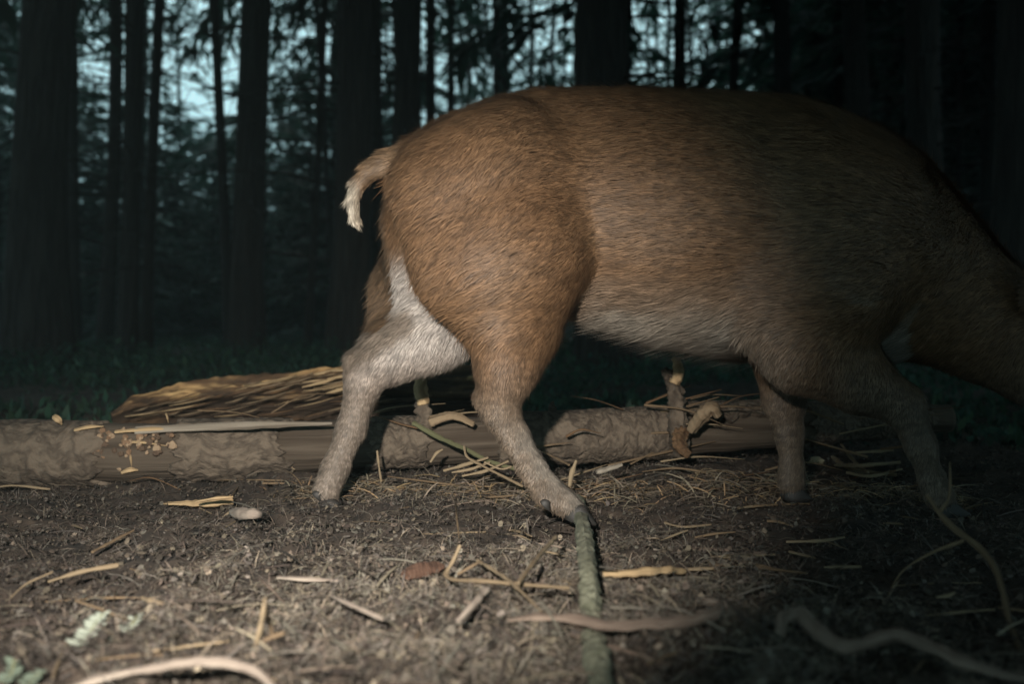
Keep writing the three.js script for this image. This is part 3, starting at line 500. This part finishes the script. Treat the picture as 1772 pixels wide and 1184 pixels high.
// litter: needles, flakes, crumbs and twiglets that nobody could count
{
  const strip2 = (n, L, w, arch) => { const p = [], id = []; for (let i = 0; i <= n; i++) { const t = i / n - 0.5, ww = w * (1 - Math.abs(t) * 1.2), y = arch * (0.25 - t * t) * 4; p.push(t * L, y, -ww, t * L, y + w * 0.5, ww); } for (let i = 0; i < n; i++) { const a = i * 2; id.push(a, a + 1, a + 2, a + 1, a + 3, a + 2); } const g = new THREE.BufferGeometry(); g.setAttribute('position', new THREE.Float32BufferAttribute(p, 3)); g.setIndex(id); return g; };
  const crumb = new THREE.OctahedronGeometry(1, 0); { const p = crumb.attributes.position; for (let i = 0; i < p.count; i++) { const v = V().fromBufferAttribute(p, i), f = 1 + 0.6 * N3(v.x * 3, v.y * 3, v.z * 3); p.setXYZ(i, v.x * f, v.y * f * 0.6, v.z * f); } crumb.computeVertexNormals(); }
  const flake = new THREE.BufferGeometry(); flake.setAttribute('position', new THREE.Float32BufferAttribute([0, 0.3, 0, 1, 0, 0.1, 0.4, 0.1, 0.8, -0.5, -0.05, 0.7, -1.1, 0.12, 0, -0.5, 0, -0.6, 0.5, 0.15, -0.7], 3)); flake.setIndex([0, 2, 1, 0, 3, 2, 0, 4, 3, 0, 5, 4, 0, 6, 5, 0, 1, 6]); flake.computeVertexNormals();
  const m = new THREE.Matrix4(), q = new THREE.Quaternion(), e = new THREE.Euler(), c = new THREE.Color();
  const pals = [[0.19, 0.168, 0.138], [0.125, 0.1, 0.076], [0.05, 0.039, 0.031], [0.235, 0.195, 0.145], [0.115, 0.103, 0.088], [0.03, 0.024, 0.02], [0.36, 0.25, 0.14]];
  const v3 = V();
  function scatter(name, geo, n, size, flat, label, cat, lift, spot, tone = 1) {
    const b = new Bulk(n, geo);
    for (let i = 0; i < n;) {
      let z = -0.5 - Math.pow(rnd(), 1.5) * 2.2, x = rr(-0.62, 0.62) * -z - 0.02;
      if (spot) [x, z] = spot();
      const dry = 1.0 * N3(x * 3.2, z * 3.2, 1.7) + 1.1 * N3(x * 12, z * 12, 6) + 0.5 - 1.6 * Math.pow(Math.abs(x) / 0.38, 2) - 0.5 * sstep(0.95, 1.2, -z);   // drier litter in patches, darkened farther back; flash falloff painted in at the sides
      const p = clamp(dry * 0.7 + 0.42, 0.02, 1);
      if (!spot && rnd() > 0.35 + p * 0.65) continue;
      const s = rr(...size);
      e.set(rr(-flat, flat), rnd() * 6.28, rr(-flat, flat)); q.setFromEuler(e);
      m.compose(V(x, relief(x, z) + fine(x, z) + rr(0, lift), z), q, V(s, s, s));
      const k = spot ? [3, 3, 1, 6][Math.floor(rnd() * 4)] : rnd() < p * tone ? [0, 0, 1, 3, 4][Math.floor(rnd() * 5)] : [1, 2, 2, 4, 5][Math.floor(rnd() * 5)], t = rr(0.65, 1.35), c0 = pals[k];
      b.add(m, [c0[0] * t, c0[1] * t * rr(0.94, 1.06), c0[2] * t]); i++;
    }
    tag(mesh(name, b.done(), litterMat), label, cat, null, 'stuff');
  }
  const litterMat = std(0xffffff, { vertexColors: true });
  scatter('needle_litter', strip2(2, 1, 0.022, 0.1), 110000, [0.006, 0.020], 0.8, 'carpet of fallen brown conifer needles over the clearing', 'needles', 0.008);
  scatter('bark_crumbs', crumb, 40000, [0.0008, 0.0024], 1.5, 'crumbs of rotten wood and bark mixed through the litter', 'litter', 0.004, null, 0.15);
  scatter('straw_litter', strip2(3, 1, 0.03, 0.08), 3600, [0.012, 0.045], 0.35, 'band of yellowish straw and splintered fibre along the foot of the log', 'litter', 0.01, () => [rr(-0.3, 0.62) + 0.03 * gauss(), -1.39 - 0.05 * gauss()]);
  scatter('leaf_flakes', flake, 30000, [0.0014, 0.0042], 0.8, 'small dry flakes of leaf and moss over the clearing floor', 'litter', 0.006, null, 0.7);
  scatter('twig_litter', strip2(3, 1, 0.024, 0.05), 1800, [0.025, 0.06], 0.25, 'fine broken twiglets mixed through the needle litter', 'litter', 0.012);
}

// ---------------------------------------------------------------- the deer
{
  const root = group('deer', V(0.1, relief(0.1, -1.24), -1.24)), O = root.position;
  // bones: [ [px, py, depth, radius px], ... ] chained as tapered capsules; flat squeezes the sideways depth
  const prims = [];
  const chain = (part, k, flat, list) => { for (let i = 0; i < list.length - 1; i++) { const [a, b] = [list[i], list[i + 1]]; prims.push({ part, k, flat, a: P(a[0], a[1], a[2]).sub(O), b: P(b[0], b[1], b[2]).sub(O), r: mm(a[3], a[2]), s: mm(b[3], b[2]) }); } };
  const D = 1.245;
  chain('torso', 0.03, 0.44, [[788, 316, D, 106], [895, 336, D, 166], [985, 346, D, 179], [1080, 358, D, 185]]);
  chain('torso', 0.03, 0.5, [[1080, 358, D, 185], [1120, 364, D, 187], [1230, 378, D, 190], [1340, 394, D, 196], [1440, 420, D, 184], [1520, 455, D, 148]]);
  chain('torso', 0.06, 0.72, [[1110, 368, D, 150], [1190, 384, D, 178], [1340, 400, D, 186], [1440, 424, D, 172]]);
  chain('torso', 0.03, 0.8, [[890, 230, 1.20, 36], [850, 250, 1.195, 34]]);      // point of the hip
  chain('torso', 0.03, 0.6, [[1400, 250, 1.17, 34], [1440, 400, 1.135, 38], [1475, 480, 1.14, 40]]);   // ridge of the shoulder blade
  chain('neck', 0.05, 0.75, [[1490, 420, D, 140], [1600, 490, D, 105], [1710, 560, D, 84], [1800, 620, D, 76]]);
  chain('head', 0.03, 0.8, [[1805, 625, D, 74], [1870, 680, D, 62], [1940, 750, D, 38], [1965, 776, D, 30]]);
  chain('ear', 0.01, 0.5, [[1815, 575, D - 0.04, 20], [1810, 510, D - 0.075, 30], [1800, 455, D - 0.09, 8]]);
  chain('ear', 0.01, 0.5, [[1815, 575, D + 0.04, 20], [1810, 510, D + 0.075, 30], [1800, 455, D + 0.09, 8]]);
  // near (right) hind leg
  chain('nearHind', 0.035, 0.75, [[772, 330, 1.20, 96], [812, 450, 1.185, 88], [878, 580, 1.175, 60]]);
  chain('nearHind', 0.05, 0.66, [[872, 330, 1.185, 132], [905, 450, 1.158, 88], [902, 560, 1.162, 58]]);
  chain('nearHind', 0.02, 1, [[890, 570, 1.165, 60], [878, 640, 1.168, 46], [866, 685, 1.17, 38]]);
  chain('nearHind', 0.010, 1, [[838, 690, 1.172, 20], [866, 713, 1.17, 30], [890, 755, 1.166, 24], [918, 806, 1.16, 22], [948, 850, 1.155, 24], [975, 868, 1.15, 20], [998, 884, 1.148, 17]]);
  // far (left) hind leg: the pale inner side of its thigh shows
  chain('farHind', 0.04, 0.6, [[752, 380, 1.30, 86], [772, 470, 1.305, 82], [800, 545, 1.305, 60]]);
  chain('farHind', 0.03, 0.8, [[722, 420, 1.34, 46], [694, 500, 1.345, 42], [690, 560, 1.335, 36], [660, 605, 1.32, 26]]);
  chain('farHind', 0.03, 0.8, [[815, 548, 1.30, 50], [740, 582, 1.30, 56], [672, 618, 1.30, 40], [634, 642, 1.30, 30]]);
  chain('farHind', 0.012, 1, [[616, 624, 1.30, 17], [630, 664, 1.30, 29], [608, 742, 1.295, 23], [580, 812, 1.29, 21], [566, 846, 1.285, 19], [570, 870, 1.28, 13]]);
  // forelegs
  chain('farFront', 0.03, 0.7, [[1400, 470, 1.29, 110], [1370, 600, 1.30, 62], [1356, 690, 1.305, 39]]);
  chain('farFront', 0.012, 1, [[1356, 690, 1.305, 30], [1366, 750, 1.305, 22], [1370, 810, 1.305, 18], [1369, 834, 1.305, 19], [1374, 850, 1.305, 15]]);
  chain('nearFront', 0.045, 0.6, [[1470, 400, 1.18, 135], [1420, 520, 1.165, 95], [1390, 600, 1.165, 72]]);
  chain('nearFront', 0.025, 0.9, [[1395, 610, 1.165, 66], [1480, 655, 1.17, 50], [1562, 700, 1.175, 36]]);
  chain('nearFront', 0.012, 1, [[1562, 700, 1.175, 32], [1592, 770, 1.175, 23], [1612, 830, 1.175, 19], [1624, 858, 1.175, 20], [1640, 876, 1.175, 15]]);
  // tail
  chain('tail', 0.012, 0.8, [[708, 272, D, 30], [668, 282, D, 19], [640, 296, D, 14], [619, 320, D, 10], [610, 350, D, 8], [613, 376, D, 6], [626, 402, D, 2]]);
  const q = V(0, 0, 0);
  function field(x, y, z, who) {
    let d = 1e3, best = 1e3;
    for (const p of prims) {
      const ax = p.a.x, ay = p.a.y, az = p.a.z, bx = p.b.x - ax, by = p.b.y - ay, bz = p.b.z - az, f = p.flat;
      const px = x - ax, py = y - ay, pz = z - az, h = clamp((px * bx + py * by + pz * bz) / (bx * bx + by * by + bz * bz), 0, 1);
      const ex = px - bx * h, ey = py - by * h, ez = (pz - bz * h) / f, l = Math.sqrt(ex * ex + ey * ey + ez * ez), r = p.r + (p.s - p.r) * h;
      let di = l - r; if (f < 1 && l > 1e-6) { const g = Math.sqrt(ex * ex + ey * ey + ez * ez / (f * f)) / l; di /= g; }
      if (who && di < best) { best = di; who.part = p.part; who.h = h; who.p = p; }
      const k = p.k, t = Math.max(k - Math.abs(d - di), 0) / k; d = Math.min(d, di) - t * t * k * 0.25;
    }
    return d;
  }
  // surface nets over the field
  const lo = V(1e3, 1e3, 1e3), hi = V(-1e3, -1e3, -1e3);
  for (const p of prims) for (const [v, r] of [[p.a, p.r], [p.b, p.s]]) { lo.min(v.clone().subScalar(r + 0.02)); hi.max(v.clone().addScalar(r + 0.02)); }
  lo.z = Math.max(lo.z, -0.2); hi.z = Math.min(hi.z, 0.2);
  const cell = 0.006, nx = Math.ceil((hi.x - lo.x) / cell), ny = Math.ceil((hi.y - lo.y) / cell), nz = Math.ceil((hi.z - lo.z) / cell), S = new Float32Array((nx + 1) * (ny + 1) * (nz + 1));
  const at = (i, j, k) => (k * (ny + 1) + j) * (nx + 1) + i, B = 6;
  for (let k0 = 0; k0 <= nz; k0 += B) for (let j0 = 0; j0 <= ny; j0 += B) for (let i0 = 0; i0 <= nx; i0 += B) {
    const c = field(lo.x + (i0 + B / 2) * cell, lo.y + (j0 + B / 2) * cell, lo.z + (k0 + B / 2) * cell), skip = Math.abs(c) > B * cell * 1.6;
    for (let k = k0; k < Math.min(k0 + B, nz + 1); k++) for (let j = j0; j < Math.min(j0 + B, ny + 1); j++) for (let i = i0; i < Math.min(i0 + B, nx + 1); i++) S[at(i, j, k)] = skip ? c : field(lo.x + i * cell, lo.y + j * cell, lo.z + k * cell);
  }
  const pos = [], idx = [], id = new Int32Array(S.length).fill(-1), E = [[0, 1], [2, 3], [4, 5], [6, 7], [0, 2], [1, 3], [4, 6], [5, 7], [0, 4], [1, 5], [2, 6], [3, 7]];
  for (let k = 0; k < nz; k++) for (let j = 0; j < ny; j++) for (let i = 0; i < nx; i++) {
    const v = []; let n = 0; for (let c = 0; c < 8; c++) { v[c] = S[at(i + (c & 1), j + ((c >> 1) & 1), k + (c >> 2))]; if (v[c] < 0) n++; }
    if (n === 0 || n === 8) continue;
    let x = 0, y = 0, z = 0, m = 0;
    for (const [a, b] of E) if ((v[a] < 0) !== (v[b] < 0)) { const t = v[a] / (v[a] - v[b]); x += mixf(a & 1, b & 1, t); y += mixf((a >> 1) & 1, (b >> 1) & 1, t); z += mixf(a >> 2, b >> 2, t); m++; }
    id[at(i, j, k)] = pos.length / 3; pos.push(lo.x + (i + x / m) * cell, lo.y + (j + y / m) * cell, lo.z + (k + z / m) * cell);
  }
  for (let k = 1; k < nz; k++) for (let j = 1; j < ny; j++) for (let i = 1; i < nx; i++) {
    const s = S[at(i, j, k)] < 0;
    for (const [di, dj, dk, u, w] of [[1, 0, 0, [0, -1, 0], [0, 0, -1]], [0, 1, 0, [0, 0, -1], [-1, 0, 0]], [0, 0, 1, [-1, 0, 0], [0, -1, 0]]]) {
      if (s === S[at(i + di, j + dj, k + dk)] < 0) continue;
      const a = id[at(i, j, k)], b = id[at(i + u[0], j + u[1], k + u[2])], c = id[at(i + u[0] + w[0], j + u[1] + w[1], k + u[2] + w[2])], d = id[at(i + w[0], j + w[1], k + w[2])];
      if (a < 0 || b < 0 || c < 0 || d < 0) continue;
      s ? idx.push(a, b, c, a, c, d) : idx.push(a, c, b, a, d, c);
    }
  }
  const nv = pos.length / 3, nor = new Float32Array(nv * 3), col = new Float32Array(nv * 3), parts = [];
  const grad = (x, y, z, e = 0.003) => V(field(x + e, y, z) - field(x - e, y, z), field(x, y + e, z) - field(x, y - e, z), field(x, y, z + e) - field(x, y, z - e)).normalize();
  const pxOf = (x, y, z) => { const d = -(z + O.z); return [(x + O.x) / d * F + W / 2, HORIZON - (y + O.y - EYE) / d * F]; };
  // the colour of the coat: rufous body, duskier spine, greyer legs, white inside the far thigh and on the groin
  function coat(x, y, z, n, part) {
    const [px, py] = pxOf(x, y, z - 0);
    let c = [0.156, 0.086, 0.043];
    c = lerp3(c, [0.188, 0.113, 0.06], clamp(0.5 + 1.6 * fbm(x * 6, y * 6, z * 6, 3), 0, 1) * 0.6);
    if (part === 'tail') return lerp3([0.165, 0.105, 0.06], [0.38, 0.335, 0.27], sstep(634, 608, px) * sstep(296, 326, py));
    const leg = sstep(0.23, 0.12, y); c = lerp3(c, [0.135, 0.107, 0.081], leg * 0.85);
    if (part === 'farHind') { const inner = sstep(0.05, 0.45, n.z) * sstep(0.35, 0.3, y); c = lerp3(c, [0.35, 0.315, 0.285], inner * mixf(0.2, 1, sstep(0.13, 0.23, y))); { const u = clamp(((px - 700) * -95 + (py - 556) * 62) / (95 * 95 + 62 * 62), 0, 1.2), off = Math.hypot(px - (700 - 95 * u), py - (556 + 62 * u)); c = lerp3(c, [0.14, 0.105, 0.075], sstep(34, 14, off + 8 * N3(px * 0.05, py * 0.05)) * 0.8); } if (px < 686 && py < 572 && z < -0.04) c = [0.125, 0.08, 0.047]; }
    if (part === 'nearHind') c = lerp3(c, [0.24, 0.215, 0.185], sstep(0.14, 0.1, y) * sstep(-0.2, 0.6, n.x) * 0.8);
    if (part === 'torso' || part === 'nearFront') {
      const edge = 0.02 * N3(x * 22, y * 22, z * 22), belly = sstep(0.75, -0.5, n.y) * sstep(0.31 + edge, 0.2 + edge, y) * (part === 'torso' ? 1 : sstep(0.25, 0.12, x)); c = lerp3(c, [0.3, 0.275, 0.235], belly * 0.9);
      const mark = sstep(1, 0.2, Math.hypot((px - 1085) / 95, (py - 558) / 42) + 0.5 * N3(px * 0.03, py * 0.05, 2)); if (part === 'torso') c = lerp3(c, [0.31, 0.28, 0.235], mark * 0.7);   // pale hair where the belly meets the thigh
    }
    return c;
  }
  for (let i = 0; i < nv; i++) {
    const x = pos[3 * i], y = pos[3 * i + 1], z = pos[3 * i + 2], n = grad(x, y, z), who = {}; field(x, y, z, who); parts.push(who.part);
    nor.set([n.x, n.y, n.z], 3 * i); col.set(coat(x, y, z, n, who.part).map((v) => v * 0.8), 3 * i);
  }
  const g = new THREE.BufferGeometry(); g.setAttribute('position', new THREE.Float32BufferAttribute(pos, 3)); g.setAttribute('normal', new THREE.BufferAttribute(nor, 3)); g.setAttribute('color', new THREE.BufferAttribute(col, 3)); g.setIndex(idx);
  mesh('body', g, std(0xffffff, { vertexColors: true, roughness: 0.85 }), root);

  // fur: hairs laid along the lie of the coat
  const hair = new THREE.BufferGeometry(); hair.setAttribute('position', new THREE.Float32BufferAttribute([0, 0, 0, -0.5, 0.42, 0.10, 0.5, 0.42, 0.10, 0, 1, 0.06], 3)); hair.setIndex([0, 2, 1, 1, 2, 3]);
  const bulk = new Bulk(420000, hair), m4 = new THREE.Matrix4(), A = V(), Bv = V(), C = V(), nn = V();
  for (let t = 0; t < idx.length; t += 3) {
    const [a, b, c] = [idx[t], idx[t + 1], idx[t + 2]]; A.fromArray(pos, 3 * a); Bv.fromArray(pos, 3 * b); C.fromArray(pos, 3 * c); nn.fromArray(nor, 3 * a);
    const area = Bv.clone().sub(A).cross(C.clone().sub(A)).length() / 2, part = parts[a], legish = part === 'tail' ? 0 : sstep(0.26, 0.14, A.y) * (part === 'torso' ? 0 : 1);
    const density = (nn.z > -0.35 ? 470000 : 110000) * mixf(1, 1.3, legish) * (A.x > 0.55 ? 0.5 : 1);
    let count = area * density; count = Math.floor(count) + (rnd() < count % 1 ? 1 : 0);
    for (let h = 0; h < count; h++) {
      let u = rnd(), v = rnd(); if (u + v > 1) { u = 1 - u; v = 1 - v; }
      const p = A.clone().addScaledVector(Bv.clone().sub(A), u).addScaledVector(C.clone().sub(A), v);
      // the lie: back along the flank, down over the haunch, down the legs, along the tail
      const haunch = sstep(0.02, -0.14, p.x), w = 0.5 * N3(p.x * 9, p.y * 9, p.z * 9) + 0.3 * N3(p.x * 55, p.y * 55, p.z * 55);
      let dir = V(-1, -0.16 - 0.75 * haunch - 4 * legish, 0);
      if (part === 'tail') { const T = V(); const who = {}; field(p.x, p.y, p.z, who); dir = T.copy(who.p.b).sub(who.p.a).normalize(); }
      const ang = w + gauss() * 0.16, cs = Math.cos(ang), sn = Math.sin(ang); dir.set(dir.x * cs - dir.y * sn, dir.x * sn + dir.y * cs, dir.z);
      dir.addScaledVector(nn, -dir.dot(nn)).normalize();
      const guard = rnd() < 0.06, lift = guard ? 0.35 + rr(0, 0.3) : 0.14 + rr(0, 0.2) + 0.12 * N3(p.x * 34, p.y * 34, p.z * 34), up = dir.clone().addScaledVector(nn, lift).normalize(), side = up.clone().cross(nn).normalize(), out = side.clone().cross(up);
      const L = mixf(0.016, 0.0055, legish) * rr(0.6, 1.25) * (guard ? 1.35 : 1) * (part === 'tail' ? 0.6 : part === 'torso' ? 1 + 0.9 * sstep(-0.2, -0.8, nn.y) : 1), wd = rr(0.0005, 0.0011);
      m4.makeBasis(side.multiplyScalar(wd), up.multiplyScalar(L), out.multiplyScalar(L)).setPosition(p); const hn = out.clone().normalize().lerp(nn, 0.45).normalize();
      const lock = 1 + 0.6 * N3(p.x * 80 + 3, p.y * 190, p.z * 130) + 0.18 * N3(p.x * 24, p.y * 60, p.z * 40), f = clamp(lock * rr(0.62, 1.38), 0.25, 2.1), k = coat(p.x, p.y, p.z, nn, part); bulk.add(m4, [k[0] * f, k[1] * f, k[2] * f], hn);
    }
  }
  const fur = mesh('fur', bulk.done(), std(0xffffff, { vertexColors: true, roughness: 0.62 }), root); fur.userData.kind = 'stuff';
  console.log('hairs', bulk.n, 'body tris', idx.length / 3);

  // cloven hooves, dew claws, eyes
  const toe = (() => { const s = new THREE.SphereGeometry(1, 14, 10), p = s.attributes.position; for (let i = 0; i < p.count; i++) { let x = p.getX(i), y = p.getY(i), z = p.getZ(i); if (y < -0.3) y = -0.3; const f = 1 - 0.45 * sstep(-0.2, 1, x); p.setXYZ(i, x * 1.5, y * f * (x > 0 ? 1 - 0.5 * x : 1) * 1.3, z * f * 0.62); } s.computeVertexNormals(); return s; })();
  for (const [px, py, d, tilt] of [[1004, 897, 1.148, -0.3], [573, 884, 1.28, -0.9], [1378, 860, 1.305, -0.1], [1644, 888, 1.175, 0]]) {
    const hf = group('hoof', P(px, py, d).sub(O)); hf.rotation.z = tilt; root.add(hf);
    for (const s of [-1, 1]) { const o = mesh('toe', toe, M.hoof, hf); o.scale.setScalar(0.013); o.position.z = s * 0.0082; o.rotation.y = -s * 0.1; }
  }
  for (const [px, py, d] of [[944, 876, 1.135], [955, 884, 1.16], [549, 860, 1.27]]) { const o = mesh('dew_claw', toe, M.hoof, root); o.scale.setScalar(0.0055); o.position.copy(P(px, py, d).sub(O)); o.rotation.z = -0.9; }
  const eye = new THREE.SphereGeometry(0.011, 16, 12), em = std([0.01, 0.008, 0.007], { roughness: 0.1 });
  for (const s of [-1, 1]) { const o = mesh('eye', eye, em, root); o.position.copy(P(1872, 655, D).sub(O)); o.position.z += s * 0.036; }
  const nose = mesh('nose', new THREE.SphereGeometry(0.019, 16, 12), M.hoof, root); nose.position.copy(P(1976, 780, D).sub(O)); nose.scale.set(0.7, 0.8, 1);
  tag(root, 'brown deer walking past the log with its tail curled and pale inner thigh showing', 'deer');
}

// ---------------------------------------------------------------- the flash beside the lens, strapped to a stake
{
  const st = tube([[V(-0.13, -0.12, 0.187), 0.017], [V(-0.13, 0.2, 0.187), 0.018], [V(-0.13, 0.49, 0.187), 0.016]], { rad: 12, seg: 20, rough: 0.03 }), so = mesh('wooden_stake', st, M.wood); recentre(so, st); tag(so, 'wooden stake driven into the ground beside the viewer, carrying the flash', 'stake');
  const root = group('flash_unit', V(-0.13, 0.40, 0.142)), black = std([0.03, 0.03, 0.03], { roughness: 0.5 });
  mesh('housing', new RoundedBoxGeometry(0.085, 0.06, 0.05, 3, 0.008), black, root);
  const lens = mesh('flash_window', new RoundedBoxGeometry(0.04, 0.026, 0.006, 2, 0.002), std([0.8, 0.8, 0.8], { emissive: new THREE.Color(1, 0.92, 0.8), emissiveIntensity: 1 }), root); lens.position.z = -0.026;
  const strap = mesh('strap', new THREE.TorusGeometry(0.022, 0.003, 6, 20), black, root); strap.rotation.x = Math.PI / 2; strap.position.z = 0.043;
  tag(root, 'small black flash unit with a glowing window, strapped to the wooden stake', 'flash');
}

scene.fog = new THREE.FogExp2(new THREE.Color(0.66, 0.95, 1), 0.003);                        // thin damp air: the far trunks fade to blue-green
scene.traverse((o) => { if (o.isMesh) o.castShadow = o.receiveShadow = true; });
renderer.render(scene, camera);
